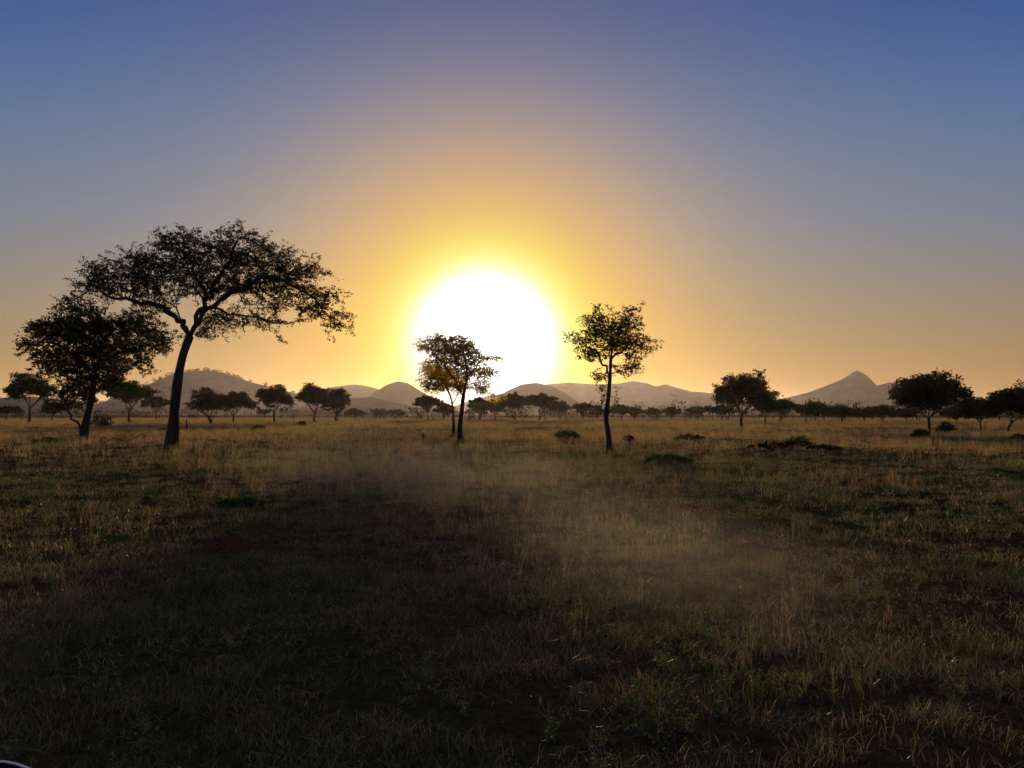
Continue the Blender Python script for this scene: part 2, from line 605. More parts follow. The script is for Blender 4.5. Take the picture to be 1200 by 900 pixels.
def twigs(P, par, r, frac, ln, tip, rng):
    """bare and leafy shoots that stick out of the crown"""
    kids = np.zeros(len(P), int)
    for p in par:
        if p >= 0:
            kids[p] += 1
    idx = np.where(kids == 0)[0]
    idx = idx[rng.random(len(idx)) < frac]
    PP = list(P); pa = list(par); rr = list(r)
    for i in idx:
        d = P[i] - P[par[i]]
        d = d / (np.linalg.norm(d) + 1e-9) + rng.normal(0, .35, 3)
        c = P.mean(0)
        o = P[i] - c
        d += o / (np.linalg.norm(o) + 1e-9) * .5
        d /= np.linalg.norm(d)
        L = ln * rng.uniform(.3, 1)
        prev = i; p = P[i]
        for k in range(3):
            d = d + rng.normal(0, .22, 3); d /= np.linalg.norm(d)
            p = p + d * L / 3
            PP.append(p); pa.append(prev); rr.append(tip * (1 - .2 * k)); prev = len(PP) - 1
    return np.array(PP), np.array(pa), np.array(rr)


def leaves(P, r, rmax, per, size, spread, rng, aspect=0.45, flat=0.5, end=None, zsquash=0.6):
    """small diamond leaf faces around the thin twigs"""
    idx = np.where(r <= rmax)[0]
    if end is not None:
        idx = idx[end[idx]]
    idx = np.repeat(idx, per)
    n = len(idx)
    off = rng.normal(0, 1, (n, 3)) * spread
    off[:, 2] *= zsquash
    c = P[idx] + off
    a = rng.normal(0, 1, (n, 3)); a[:, 2] *= 0.6
    a /= np.linalg.norm(a, axis=1)[:, None]
    b = np.cross(a, rng.normal(0, 1, (n, 3)) * np.array([flat, flat, 1.0]))
    b /= np.linalg.norm(b, axis=1)[:, None] + 1e-9
    s = size * rng.uniform(0.6, 1.4, n)[:, None]
    V = np.stack([c - a * s, c + b * s * aspect, c + a * s, c - b * s * aspect], 1).reshape(-1, 3)
    F = np.arange(n * 4).reshape(-1, 4)
    return V, F


def ellipsoid_points(lobes, total, rng, shell=0.45, clump=0, csig=0.3):
    """lobes (cx, cy, cz, rx, ry, rz, weight)"""
    w = np.array([l[6] * (l[3] * l[4] * l[5]) ** 0.6 for l in lobes]); w = w / w.sum()
    out = []
    for l, k in zip(lobes, w):
        n = max(3, int(total * k))
        d = rng.normal(0, 1, (n, 3)); d /= np.linalg.norm(d, axis=1)[:, None]
        rad = rng.uniform(shell, 1, n)[:, None] ** 0.7
        q = np.array(l[:3]) + d * rad * np.array(l[3:6])
        if clump:
            # leaves gather in tufts with gaps between them
            m = max(3, n // clump)
            cen = q[:m]
            k2 = rng.integers(0, m, n)
            q = cen[k2] + rng.normal(0, 1, (n, 3)) * csig * np.array([1, 1, .55])
        out.append(q)
    return np.concatenate(out)


def make_tree(name, label, bx, by, dist, limbs_px, lobes_px, seed, n_attr=900, step=0.22, kill=0.35, infl=3.0,
              tip=0.012, base_w=20, leafmat=None, bark=None, per=5, lsize=0.09, spread=0.16, rleaf=None, group=None,
              depth_k=0.8, droop=0.0, parts3=True, cat='tree', iters=90, lobe_w=None, trunk_flare=1.0, bare=0.0, shell=0.25, clump=12, csig=0.30, shoots=0.0, limb_min=0.10):
    """limbs_px: [[(px, py, depth_m), ...], ...] the first is the trunk; lobes_px: (px, py, rx, ry[, weight[, depth]])"""
    rng = np.random.default_rng(seed)
    s = dist / FPX
    X0 = at(bx, dist)
    z0 = ground_z(X0, dist)
    zoff = 0.0

    def loc(px, py, dm=0.0):
        return ((px - bx) * s, dm, (by - py) * s + zoff)
    limbs = []
    for i, l in enumerate(limbs_px):
        pts = [loc(*p) for p in l]
        if len(pts) > 2:
            pts = spline(pts, 4)
            amp = (0.0 if i == 0 else 0.009) * abs(limbs_px[0][0][1] - lobes_px[0][1]) * s
            pts = [p + (rng.normal(0, amp, 3) if 0 < q < len(pts) - 1 and (i or q > 3) else 0) for q, p in enumerate(pts)]
        limbs.append((pts, None if i == 0 else 1))
    limbs[0][0][0] = np.array(limbs[0][0][0]) + np.array([0, 0, -0.15])
    lobes = []
    for l in lobes_px:
        px, py, rx, ry = l[:4]
        w = l[4] if len(l) > 4 else 1.0
        dz = l[5] if len(l) > 5 else 0.0
        c = loc(px, py, dz)
        lobes.append((c[0], c[1], c[2], rx * s, rx * s * depth_k, ry * s, w))
    A = ellipsoid_points(lobes, n_attr, rng, shell, clump, csig)
    P, par = grow(limbs, A, step, kill, infl, iters, rng, droop)
    n = len(P)
    ntips = max(4, n - len(set(par.tolist())))
    target = base_w * 0.5 * s * 0.75
    expo = max(1.7, math.log(ntips) / max(0.5, math.log(max(2.0, target / tip))))
    r, nch = radii(par, tip, expo, n)
    k = r.max()
    H = P[:, 2].max()
    r[:grow.base] = np.maximum(r[:grow.base], k * limb_min * (1 - .55 * np.clip(P[:grow.base, 2] / H, 0, 1)))
    fl = 1 + 0.35 * trunk_flare * np.exp(-np.maximum(P[:, 2], 0) / (0.05 * H))
    r = np.where(r > 0.8 * k, r, r * (0.60 + 0.5 * r / k))
    r = np.where(r > 0.5 * k, r * fl * (1 - 0.34 * np.clip(P[:, 2] / (0.45 * H), 0, 1)), r)
    r = np.maximum(r, tip * .75)
    if seed < 20 or seed % 10 == 0: print(name, seed, "nodes", n, "tips", ntips, "expo", round(expo, 2), "r", round(k, 2))
    if shoots:
        P, par, r = twigs(P, par, r, .55, shoots, tip * .8, rng)
    root = thing(name, label, cat, (X0, dist, z0), group)
    bark = bark or BARK
    if parts3:
        big = 0.16 * k
        V, F = tubes(P, par, r, lambda rad, ch: max(rad) > 0.9 * k and True, jitter=0.07)
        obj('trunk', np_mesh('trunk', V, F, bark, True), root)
        V, F = tubes(P, par, r, lambda rad, ch: max(rad) <= 0.9 * k)
        if F:
            obj('branches', np_mesh('branches', V, F, bark, True), root)
    else:
        V, F = tubes(P, par, r)
        obj('trunk', np_mesh('trunk', V, F, bark, True), root)
    rl = rleaf or tip * 2.2
    end = rng.random(len(P)) > bare
    V, F = leaves(P, r, rl, per, lsize, spread, rng, end=end)
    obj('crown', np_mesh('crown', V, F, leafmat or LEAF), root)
    return root


# big umbrella acacia
make_tree('acacia_tree', 'largest acacia with a wide spreading crown and thick dark leaning trunk', 201, 527, 52,
          [[(201, 527, 0), (204, 495, 0), (207, 455, 0), (213, 420, 0), (221, 396, 0), (229, 380, 0)],
           [(222, 394, 0), (243, 366, -.6), (270, 352, -1.2), (300, 338, -1.6), (330, 330, -2.2), (360, 345, -2.4)],
           [(229, 380, 0), (236, 352, .5), (248, 325, .8), (262, 300, .8), (276, 275, .6)],
           [(221, 396, 0), (205, 376, .4), (182, 358, .8), (150, 350, .6), (118, 345, .4)],
           [(213, 420, 0), (207, 398, 1.2), (196, 390, 2)],
           [(236, 352, .5), (222, 320, 1.2), (205, 290, 1.6)],
           [(250, 362, -.7), (275, 366, 1.8), (310, 372, 3.0), (345, 362, 4.0), (380, 372, 4.2)],
           [(285, 345, -1.4), (305, 362, -2.4), (322, 384, -2.8), (334, 392, -3.0), (344, 404, -3.0)],
           [(322, 384, -2.8), (338, 384, -2.9), (349, 384, -3)],
           [(222, 394, 0), (215, 362, -2), (195, 335, -3.8), (170, 322, -5)],
           [(229, 380, 0), (240, 350, 2.6), (240, 322, 4.6), (225, 305, 5.6)],
           [(226, 388, 0), (240, 395, -1), (250, 388, -2), (262, 396, -2.4)]],
          [(277, 275, 22, 10, 1.2), (212, 281, 24, 11, 1.2), (190, 284, 18, 10, 1), (240, 300, 55, 19, 1.3), (175, 312, 48, 17, 1.2), (125, 322, 34, 14, 1.1),
           (112, 338, 26, 14, 1.0), (300, 302, 46, 18, 1.3), (345, 325, 34, 18, 1.3), (368, 350, 28, 15, 1.1), (390, 374, 20, 8, .8), (400, 383, 12, 5, .6),
           (230, 330, 70, 16, .9), (310, 335, 44, 14, 1), (160, 340, 50, 14, .9), (270, 372, 46, 14, .35), (242, 384, 30, 12, .5), (180, 362, 36, 9, .5), (330, 355, 30, 10, .5)],
          11, n_attr=9000, step=0.17, kill=0.20, infl=3.2, base_w=18.5, tip=0.012, per=8, lsize=0.072, spread=0.095, depth_k=0.62, bare=0.2, iters=140, clump=26, csig=.30, shoots=.8)

# dense acacia left of it
make_tree('acacia_tree', 'dense dark acacia with several low stems left of the largest one', 98, 517, 68,
          [[(98, 517, 0), (101, 495, 0), (107, 470, 0), (110, 445, 0), (112, 420, .3), (116, 395, .3)],
           [(98, 514, .1), (91, 497, -.2), (85, 480, -.4), (78, 462, -.6)],
           [(110, 445, 0), (90, 425, .8), (70, 408, 1), (52, 400, 1)],
           [(112, 425, 0), (135, 412, .5), (160, 405, 1), (185, 402, 1)],
           [(107, 465, 0), (125, 450, -1), (145, 440, -2), (160, 435, -2)],
           [(112, 420, .3), (105, 400, -2.5), (95, 385, -4)], [(112, 420, .3), (125, 395, 3), (130, 380, 4)]],
          [(90, 365, 28, 14), (125, 378, 34, 14, 1.2), (60, 388, 28, 14, 1.1), (45, 400, 19, 11), (95, 388, 45, 18, 1.3), (160, 385, 32, 14, 1.2),
           (180, 402, 20, 12, 1.1), (120, 408, 48, 14, 1.2), (70, 415, 26, 11, .9), (150, 425, 26, 8, .7), (72, 432, 24, 10, 1.4), (105, 440, 30, 10, 1.1), (85, 460, 20, 15, 2.2), (128, 448, 24, 10, 1.2), (100, 425, 45, 12, 1.2)],
          12, n_attr=6500, step=0.21, kill=0.25, infl=3.4, limb_min=.42, base_w=13, tip=0.014, per=6, lsize=0.115, spread=0.13, depth_k=0.7, iters=140, clump=22, csig=.40, shoots=.6)

# centre pair against the sun
make_tree('tree', 'backlit tree with leaves coloured golden as if lit through and a thick dark trunk before the sun', 540, 519, 62,
          [[(540, 519, 0), (539, 500, 0), (541, 480, 0), (543, 462, 0), (547, 440, 0), (545, 420, .2), (540, 400, .2)],
           [(543, 462, 0), (535, 448, .4), (528, 435, .6), (515, 420, .6), (505, 408, .6)],
           [(547, 440, 0), (558, 428, -.3), (566, 422, -.4), (576, 415, -.4)],
           [(546, 430, 0), (550, 412, -1.3), (552, 402, -1.6)], [(547, 440, 0), (536, 424, 1.6), (530, 412, 2)]],
          [(520, 408, 18, 12, 1.2), (508, 425, 12, 8, 1), (535, 415, 20, 12, 1.1), (515, 400, 15, 10, 1.1), (535, 398, 16, 9, 1.1), (497, 404, 9, 5, .7), (547, 408, 16, 11, 1.1), (562, 420, 15, 10), (583, 416, 8, 4, .8), (524, 418, 18, 10, 1), (545, 432, 18, 10, 1),
           (567, 437, 12, 7, .8), (513, 440, 14, 8, .9), (503, 447, 8, 5, .7), (560, 452, 14, 6, .7), (540, 450, 14, 6, .6), (577, 460, 5, 3, .4)],
          13, n_attr=5600, step=0.15, kill=0.17, infl=2.6, base_w=8.5, tip=0.009, per=8, lsize=0.07, spread=0.13, iters=120, csig=.24, clump=18, shoots=.6, leafmat=LEAF_BACKLIT, depth_k=0.9, bare=0.15)
make_tree('tree', 'slender backlit tree with a thin stem close behind the thick dark trunk', 531.5, 505, 80,
          [[(531.5, 505, 0), (531.5, 485, 0), (530, 466, 0), (527, 455, 0), (522, 444, 0)],
           [(530, 466, 0), (535, 456, .4), (538, 450, .6), (542, 442, .8)]],
          [(520, 432, 13, 8), (508, 428, 8, 5), (530, 440, 12, 8), (516, 445, 10, 6)],
          14, n_attr=1300, step=0.18, kill=0.22, infl=2.8, base_w=5, tip=0.012, per=6, lsize=0.11, spread=0.15, csig=.3, shoots=.4, leafmat=LEAF_BACKLIT, depth_k=0.9, bare=0.15)

# right slim tree
make_tree('tree', 'tall slim tree with clumped dark leaves standing alone right of the sun', 714, 533, 44.5,
          [[(714, 533, 0), (713, 510, 0), (710, 488, 0), (713, 465, 0), (715, 440, 0), (716, 420, 0), (720, 400, 0)],
           [(710, 488, 0), (707, 470, .2), (704, 458, .3), (701, 452, .3)], [(707, 470, .2), (710, 460, 0.6), (709, 450, .9)], [(709, 492, 0), (716, 478, -.4), (721, 466, -.6), (722, 455, -.6)],
           [(715, 440, 0), (706, 420, .5), (697, 408, .8), (685, 398, 1)],
           [(715, 437, 0), (728, 432, -.3), (742, 430, -.4)],
           [(716, 420, 0), (735, 404, -.6), (752, 402, -.8)], [(716, 420, 0), (712, 400, -1.2), (705, 385, -1.5)], [(717, 412, 0), (728, 390, 1.2), (738, 372, 1.4)]],
          [(700, 375, 14, 8), (699, 388, 15, 8, 1), (686, 400, 10, 5, .9), (677, 394, 6, 3, .4), (715, 390, 20, 10, 1.1), (733, 380, 15, 10, 1.1), (737, 368, 9, 7, .9), (702, 363, 5, 6, .5), (724, 402, 24, 9, 1.1),
           (750, 400, 12, 6, .9), (755, 410, 8, 4, .7), (762, 402, 6, 2, .3), (697, 415, 15, 7, 1), (735, 432, 14, 5, 1), (706, 441, 9, 4, .9), (739, 420, 8, 4, .5), (740, 362, 4, 4, .4)],
          15, n_attr=3000, step=0.12, kill=0.15, infl=2.4, base_w=9, tip=0.008, per=6, lsize=0.062, spread=0.085, depth_k=0.95, bare=0.12, shell=0.1, iters=140, csig=.20, clump=18, shoots=.5)


# middle distance and far trees -------------------------------------------------
def acacia(px, base, top, width, dist, seed, label, shape='flat', stems=1, lean=0.0, group=None, n=260, mat=None, low=0.45, name='acacia_tree', per=None):
    """a parametric flat-topped or rounded tree; px, base, top and width in photograph pixels"""
    rr = random.Random(seed)
    h = base - top
    hw = width / 2
    lobes = []
    crown_h = h * (1 - low)
    k = max(4, int(width / 9))
    for i in range(k):
        u = -1 + 2 * (i + 0.5) / k + rr.uniform(-.12, .12)
        if shape == 'flat':
            cy = top + crown_h * (0.30 + 0.42 * abs(u) ** 2.2) + rr.uniform(-.06, .06) * h
            ry = crown_h * rr.uniform(.22, .32)
        elif shape == 'round':
            cy = top + crown_h * (0.36 + 0.35 * u * u) + rr.uniform(-.08, .08) * h
            ry = crown_h * rr.uniform(.32, .42) * (1 - .35 * abs(u))
        else:
            cy = top + crown_h * (0.5) + rr.uniform(-.1, .1) * h
            ry = crown_h * .42 * (1 - .25 * abs(u))
        if rr.random() < .16 and 0 < i < k - 1:
            cy += crown_h * .3
        if shape == 'flat' and n < 600 and rr.random() < .18:
            cy -= crown_h * .10
        lobes.append((px + lean * width + u * hw * 0.82, cy, hw * rr.uniform(.26, .38), ry, rr.uniform(.8, 1.3), rr.uniform(-.5, .5) * hw * dist / FPX))
    for q in (-1, 1):
        lobes.append((px + lean * width, top + crown_h * .5, hw * .55, crown_h * .34, 1.2, q * .55 * hw * dist / FPX))
    cx = px + lean * width
    fork = base - h * low * rr.uniform(.55, .8)
    limbs = [[(px, base, 0), (px + rr.uniform(-1, 1), (base + fork) / 2, 0), (px + (cx - px) * .5, fork, 0), (cx, top + crown_h * .75, 0)]]
    for i in range(3 + (shape != 'flat')):
        u = rr.uniform(.35, .75) * (-1 if i % 2 else 1)
        limbs.append([(px + (cx - px) * .5, fork, 0), (cx + u * hw * .5, top + crown_h * .85, rr.uniform(-.3, .3) * hw * dist / FPX), (cx + u * hw, top + crown_h * .5, rr.uniform(-.5, .5) * hw * dist / FPX)])
    for i in range(stems - 1):
        o = (i + 1) * rr.choice((-1, 1)) * width * .05
        limbs.append([(px, base - 1, 0), (px + o, base - h * .2, .3), (px + o * 4, top + crown_h * .8, .5)])
    s = dist / FPX
    pxm = s * 1200 / 1024
    st = max(0.28, h * s / 32)
    return make_tree(name, label, px, base, dist, limbs, lobes, seed, n_attr=n, step=st, kill=st * 1.15, clump=7, csig=st * 1.3, infl=h * s * .5, tip=max(0.018, 0.10 * pxm),
                     base_w=max(2.2, h * 0.075), per=per or 8, shoots=h * s * .05, lsize=max(pxm * 0.95, .16), spread=st * 0.85, rleaf=max(0.018, 0.10 * pxm) * 2.1, leafmat=mat or LEAF_FAR, parts3=False,
                     depth_k=0.9, group=group, iters=50, bark=BARK)


G = 'acacias scattered across the far plain'
GM = 'trees in the middle distance'
TREES = [
    # px, base, top, width, dist, shape, stems, lean, low, n, label
    (35, 495, 436, 66, 190, 'flat', 1, 0.0, .42, 420, 'broken-crowned acacia standing nearest to the left edge of the photo'),
    (152, 494, 443, 58, 205, 'flat', 1, 0.0, .40, 380, 'dark flat-topped acacia on a thin straight stem left of the thick leaning trunk'),
    (183, 491, 463, 34, 290, 'flat', 1, 0, .42, 180, 'small flat acacia just left of the thick leaning trunk'),
    (247, 497, 453, 44, 170, 'spire', 3, -.08, .30, 320, 'many-stemmed ragged acacia right of the thick leaning trunk'),
    (273, 493, 457, 52, 200, 'flat', 1, 0.02, .36, 320, 'low wide acacia with bent trunk touching the ragged many-stemmed one'),
    (322, 494, 451, 44, 190, 'round', 1, -.03, .40, 340, 'single broad-headed acacia with straight trunk under the slope of the left hill'),
    (369, 493, 448, 50, 200, 'round', 1, .0, .40, 360, 'taller left one of two touching round acacias left of the pointed knoll'),
    (394, 491, 454, 36, 215, 'round', 2, .02, .28, 280, 'lower right one of two touching round acacias left of the pointed knoll'),
    (310, 489, 480, 16, 420, 'flat', 1, 0, .5, 60, 'tiny flat tree in front of the left hill between two larger acacias'),
    (416, 492, 479, 25, 330, 'flat', 1, 0, .25, 110, 'little dome-shaped tree right of the two touching round acacias'),
    (445, 492, 479, 22, 360, 'flat', 1, 0, .3, 90, 'left one of two small bushy trees below the pointed knoll'),
    (464, 491, 479, 22, 350, 'flat', 1, 0, .3, 90, 'right one of two small bushy trees below the pointed knoll'),
    (501, 492, 462, 32, 260, 'flat', 1, 0, .42, 220, 'small acacia with forked trunk left of the backlit pair of trees'),
    (521, 491, 470, 24, 300, 'round', 1, 0, .3, 140, 'small rounded acacia half hidden behind the slender thin stem'),
    (562, 490, 465, 32, 290, 'round', 2, 0, .35, 200, 'hazy golden acacia just right of the backlit thick trunk'),
    (580, 490, 468, 28, 310, 'round', 1, 0, .35, 160, 'smaller hazy acacia second right of the backlit thick trunk'),
    (604, 491, 460, 44, 255, 'flat', 2, 0, .42, 300, 'hazy acacia with a pale gap in its crown, third right of the backlit trunk'),
    (632, 491, 459, 42, 262, 'flat', 2, 0, .42, 300, 'broad hazy acacia at the top of the golden clump under the sun'),
    (655, 490, 470, 34, 300, 'flat', 1, 0, .42, 180, 'lower hazy acacia at the right end of the golden clump'),
    (683, 491, 471, 24, 290, 'round', 1, 0, .25, 150, 'rounded dark tree left of the tall slim tree'),
    (700, 491, 476, 20, 310, 'flat', 1, 0, .3, 100, 'small tree half behind the tall slim tree on its left side'),
    (728, 491, 474, 28, 290, 'flat', 1, 0, .35, 150, 'flat dark tree touching the tall slim trunk on its right side'),
    (743, 491, 477, 22, 300, 'flat', 1, 0, .35, 110, 'first of the row of low flat trees right of the tall slim tree'),
    (764, 490, 478, 24, 330, 'flat', 1, 0, .38, 110, 'second of the row of low flat trees right of the tall slim tree'),
    (787, 490, 477, 26, 320, 'flat', 1, 0, .38, 120, 'third of the row of low flat trees right of the tall slim tree'),
    (818, 492, 476, 32, 290, 'flat', 1, 0, .38, 150, 'fourth of the row of low flat trees, just left of the large leafy acacia'),
    (869, 503, 437, 74, 125, 'round', 1, .02, .36, 620, 'large leafy acacia with ragged round crown left of the peaked mountain'),
    (846, 493, 474, 30, 230, 'flat', 1, 0, .38, 150, 'low dark tree at the left foot of the large leafy acacia'),
    (897, 498, 462, 44, 160, 'round', 1, 0, .38, 300, 'dark acacia hidden partly by the large leafy acacia on its right'),
    (915, 494, 466, 34, 210, 'flat', 1, 0, .38, 200, 'dark acacia one place further right of the large leafy acacia'),
    (944, 496, 472, 36, 190, 'flat', 1, 0.02, .40, 230, 'dark flat acacia under the left slope of the peaked mountain'),
    (965, 492, 476, 22, 270, 'flat', 1, 0, .42, 110, 'small acacia between two larger ones below the peaked mountain'),
    (986, 497, 477, 36, 185, 'flat', 1, 0, .38, 220, 'dark wide acacia directly below the mountain peak, on the left'),
    (1012, 495, 478, 28, 210, 'flat', 1, 0, .38, 170, 'low dark acacia directly below the mountain peak, on the right'),
    (1034, 496, 475, 30, 200, 'flat', 1, 0, .38, 170, 'low dark acacia in the gap left of the broad umbrella acacia'),
    (1088, 514, 438, 84, 92, 'flat', 1, 0, .36, 900, 'broad dark umbrella acacia right of the peaked mountain'),
    (1062, 497, 478, 28, 200, 'flat', 1, 0, .36, 160, 'low dark tree behind the left side of the broad umbrella acacia'),
    (1120, 497, 474, 32, 190, 'round', 1, 0, .3, 200, 'dark tree behind the right side of the broad umbrella acacia'),
    (1148, 509, 466, 50, 105, 'flat', 1, 0, .36, 420, 'dark acacia between the broad umbrella acacia and the right edge tree'),
    (1181, 513, 454, 62, 93, 'flat', 1, .12, .38, 620, 'dark acacia cut by the right edge of the photo'),
    (8, 492, 474, 30, 260, 'flat', 1, 0, .38, 140, 'low dark acacia at the left edge, behind the broken-crowned one'),
    (62, 492, 470, 30, 250, 'flat', 1, 0, .35, 160, 'low dark acacia behind the stems of the dense low-stemmed one'),
    (1240, 505, 462, 70, 120, 'flat', 1, 0, .38, 300, 'dark acacia just beyond the right edge of the photo'),
    (-40, 500, 450, 70, 150, 'flat', 1, 0, .38, 300, 'dark acacia just beyond the left edge of the photo'),
]
for i, (px, b, t, w, d, sh, st, ln, lw, n, lab) in enumerate(TREES):
    # keep the foot on the ground: the row where the ground lies at this distance
    foot = 485 + CAM_H * FPX / d
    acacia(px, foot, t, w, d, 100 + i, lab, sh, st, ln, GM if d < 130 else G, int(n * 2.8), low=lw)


def far_woodland():
    """the line of trees too distant to tell apart at the edge of the plain"""
    rng = np.random.default_rng(9)
    V = []; F = []

    def one(px, d, h, m):
        w = h * rng.uniform(.6, 1.5)
        x = at(px, d)
        nl = rng.integers(2, 6)
        flat = rng.uniform(.12, .26)
        for q in range(nl):
            c = np.array([x + rng.uniform(-.5, .5) * w, d + rng.uniform(-.4, .4) * w, h * rng.uniform(.52, .84)])
            k = m // nl
            p = rng.normal(0, 1, (k, 3)) * np.array([w * .2, w * .2, h * flat * .6]) + c
            p[:, 2] = np.minimum(p[:, 2], h * rng.uniform(.9, 1.02))
            tri = p[:, None] + rng.normal(0, 1, (k, 3, 3)) * h * .05
            b = len(V)
            V.extend(tri.reshape(-1, 3))
            F.extend((b + 3 * q_, b + 3 * q_ + 1, b + 3 * q_ + 2) for q_ in range(k))
        tw = h * .03
        for q in range(rng.integers(1, 3)):
            ox = rng.uniform(-.08, .08) * w
            b = len(V)
            V.extend([np.array([x + ox - tw, d, -.1]), np.array([x + ox + tw, d, -.1]), np.array([x + ox * 3, d + .2, h * .7])])
            F.append((b, b + 1, b + 2))
    for k in range(620):
        px = rng.uniform(-500, 1700)
        d = rng.uniform(440, 1000)
        if 380 < px < 540 and rng.random() < .5:
            continue
        one(px, d, rng.uniform(3.5, 8.5) * (1.25 if px > 560 else .9), 40)
    for k in range(190):
        px = rng.uniform(545, 1330)
        if px < 800 and rng.random() < .45:
            continue
        one(px, rng.uniform(235, 440), rng.uniform(1.8, 7.5) * (1.0 if px > 850 else .75), 130)
    for k in range(60):
        one(rng.uniform(-100, 545), rng.uniform(260, 440), rng.uniform(1.5, 5), 90)
    o = obj('far_woodland', np_mesh('far_woodland', V, F, LEAF_FAR))
    o['kind'] = 'stuff'
    o['label'] = 'distant line of woodland along the foot of the hills'


far_woodland()


# ------------------------------------------------------------------ bushes and small things
def bush(name, label, px, base, w, h, seed, n=160, mat=None, lsize=None, dist=None, group=None, lobes=None, cat='bush', per=7, name_leaf='foliage'):
    """multi-stemmed shrub: stems fan out from the ground under a leafy dome"""
    rng = np.random.default_rng(seed)
    d = dist or dist_of(base)
    s = d / FPX
    x = at(px, d)
    W = w * s / 2; Hh = h * s
    root = thing(name, label, cat, (x, d, ground_z(x, d)), group)
    A = []
    for q in range(n):
        a = rng.uniform(0, 2 * math.pi); rr = math.sqrt(rng.uniform(0.02, 1))
        zz = Hh * (1 - .62 * rr ** 2) * rng.uniform(.35, 1)
        A.append((math.cos(a) * rr * W, math.sin(a) * rr * W * .8, zz))
    A = np.array(A)
    limbs = []
    for q in range(6):
        a = q * 1.05 + rng.uniform(-.3, .3)
        l = rng.uniform(.3, .6)
        limbs.append(([(0.03 * q * W, 0, -0.05), (math.cos(a) * W * l * .5, math.sin(a) * W * l * .4, Hh * .3), (math.cos(a) * W * l, math.sin(a) * W * l * .8, Hh * .55)], None))
    st = max(0.04, Hh / 12)
    P, par = grow(limbs, A, st, st * 1.4, Hh * 2, 40, rng)
    tip = max(0.004, s * .12)
    r, _ = radii(par, tip, 2.6, len(P))
    V, F = tubes(P, par, r)
    obj('stems', np_mesh('stems', V, F, BARK2, True), root)
    V, F = leaves(P, r, tip * 2.5, per, lsize or max(0.03, s * 1.1), st * 1.0, rng, aspect=.5)
    V[:, 2] = np.maximum(V[:, 2], 0.0)
    obj(name_leaf, np_mesh(name_leaf, V, F, mat or LEAF_BUSH), root)
    return root


bush('bush', 'round dark bush at the right foot of the dense low-stemmed acacia', 119, 503, 26, 22, 301, n=200, dist=118, mat=LEAF)
bush('bush', 'dark green low bush in the grass between the backlit trunk and the slim tree', 663, 515, 34, 12, 302, n=190)
bush('bush', 'darkest low bush with a pointed top in the grass right of the large leafy acacia', 935, 527, 36, 20, 303, n=240, mat=LEAF)
bush('bush', 'long low bush trailing left of the darkest pointed bush', 903, 527, 56, 11, 304, n=220, mat=LEAF)
bush('bush', 'low bush trailing right of the darkest pointed bush', 966, 528, 44, 8, 305, n=160, mat=LEAF)
bush('bush', 'wide bright green low bush right of the slim tree trunk', 782, 545, 62, 14, 306, n=300, mat=LEAF_BUSH)
bush('bush', 'small dark bush beside the trunk of the broad umbrella acacia', 1078, 514, 22, 12, 307, n=120, mat=LEAF)
bush('bush', 'dark bush between the broad umbrella acacia and the next tree right', 1108, 508, 24, 16, 308, n=120, mat=LEAF)
bush('bush', 'low dark bush in the far grass left of the large leafy acacia', 808, 517, 38, 9, 309, n=120, mat=LEAF)
bush('bush', 'small dark bush under the two touching round acacias', 354, 500, 12, 7, 310, n=60, mat=LEAF)
bush('bush', 'tiny dark bush in the grass below the single broad-headed acacia', 303, 505, 18, 8, 311, n=70, mat=LEAF)
bush('bush', 'small low bush below the low flat trees right of the slim tree', 736, 517, 14, 10, 312, n=70, mat=LEAF)
bush('bush', 'low green bush beneath the right edge tree', 1196, 516, 30, 10, 313, n=90)
bush('bush', 'leafy shrub with pale upright shoots in the near grass', 768, 868, 92, 78, 314, n=520, lsize=0.013, cat='shrub', per=5)
bush('bush', 'low bush in the far grass left of the dense low-stemmed acacia', 62, 520, 40, 8, 315, n=110)
bush('bush', 'low green weed patch just behind the reddish earth mound', 285, 590, 60, 12, 316, n=260, lsize=0.03)
bush('bush', 'yellow-green weed patch in the bright grass right of centre', 880, 615, 90, 16, 317, n=360, lsize=0.03, mat=LEAF_BUSH)


def stump(label, px, base, h, seed):
    d = dist_of(base); s = d / FPX; x = at(px, d); H = h * s
    P = [(0, 0, -.1), (0.02, 0, H * .5), (-.03, 0, H)]
    P2 = [(0.02, 0, H * .45), (.16, .03, H * .62), (.2, .05, H * .85)]
    rng = np.random.default_rng(seed)
    pts = resample(P, .08); n = len(pts)
    par = [-1] + list(range(n - 1))
    q = resample(P2, .08)[1:]
    pts += q
    par += [n // 2] + [n + i for i in range(len(q) - 1)]
    r = np.array([0.10 - .03 * i / n for i in range(n)] + [.04] * len(q))
    pp = np.array(pts) + rng.normal(0, .012, (len(pts), 3))
    V, F = tubes(pp, np.array(par), r, jitter=.12)
    o = obj('tree_stump', np_mesh('tree_stump', V, F, BARK, True), loc=(x, d, ground_z(x, d)))
    o['label'] = label; o['category'] = 'stump'


stump('short dark broken stump in the grass right of the thick leaning trunk', 219, 507, 16, 1)
stump('tiny reddish stump in the grass left of the backlit pair of trees', 496, 517, 9, 2)


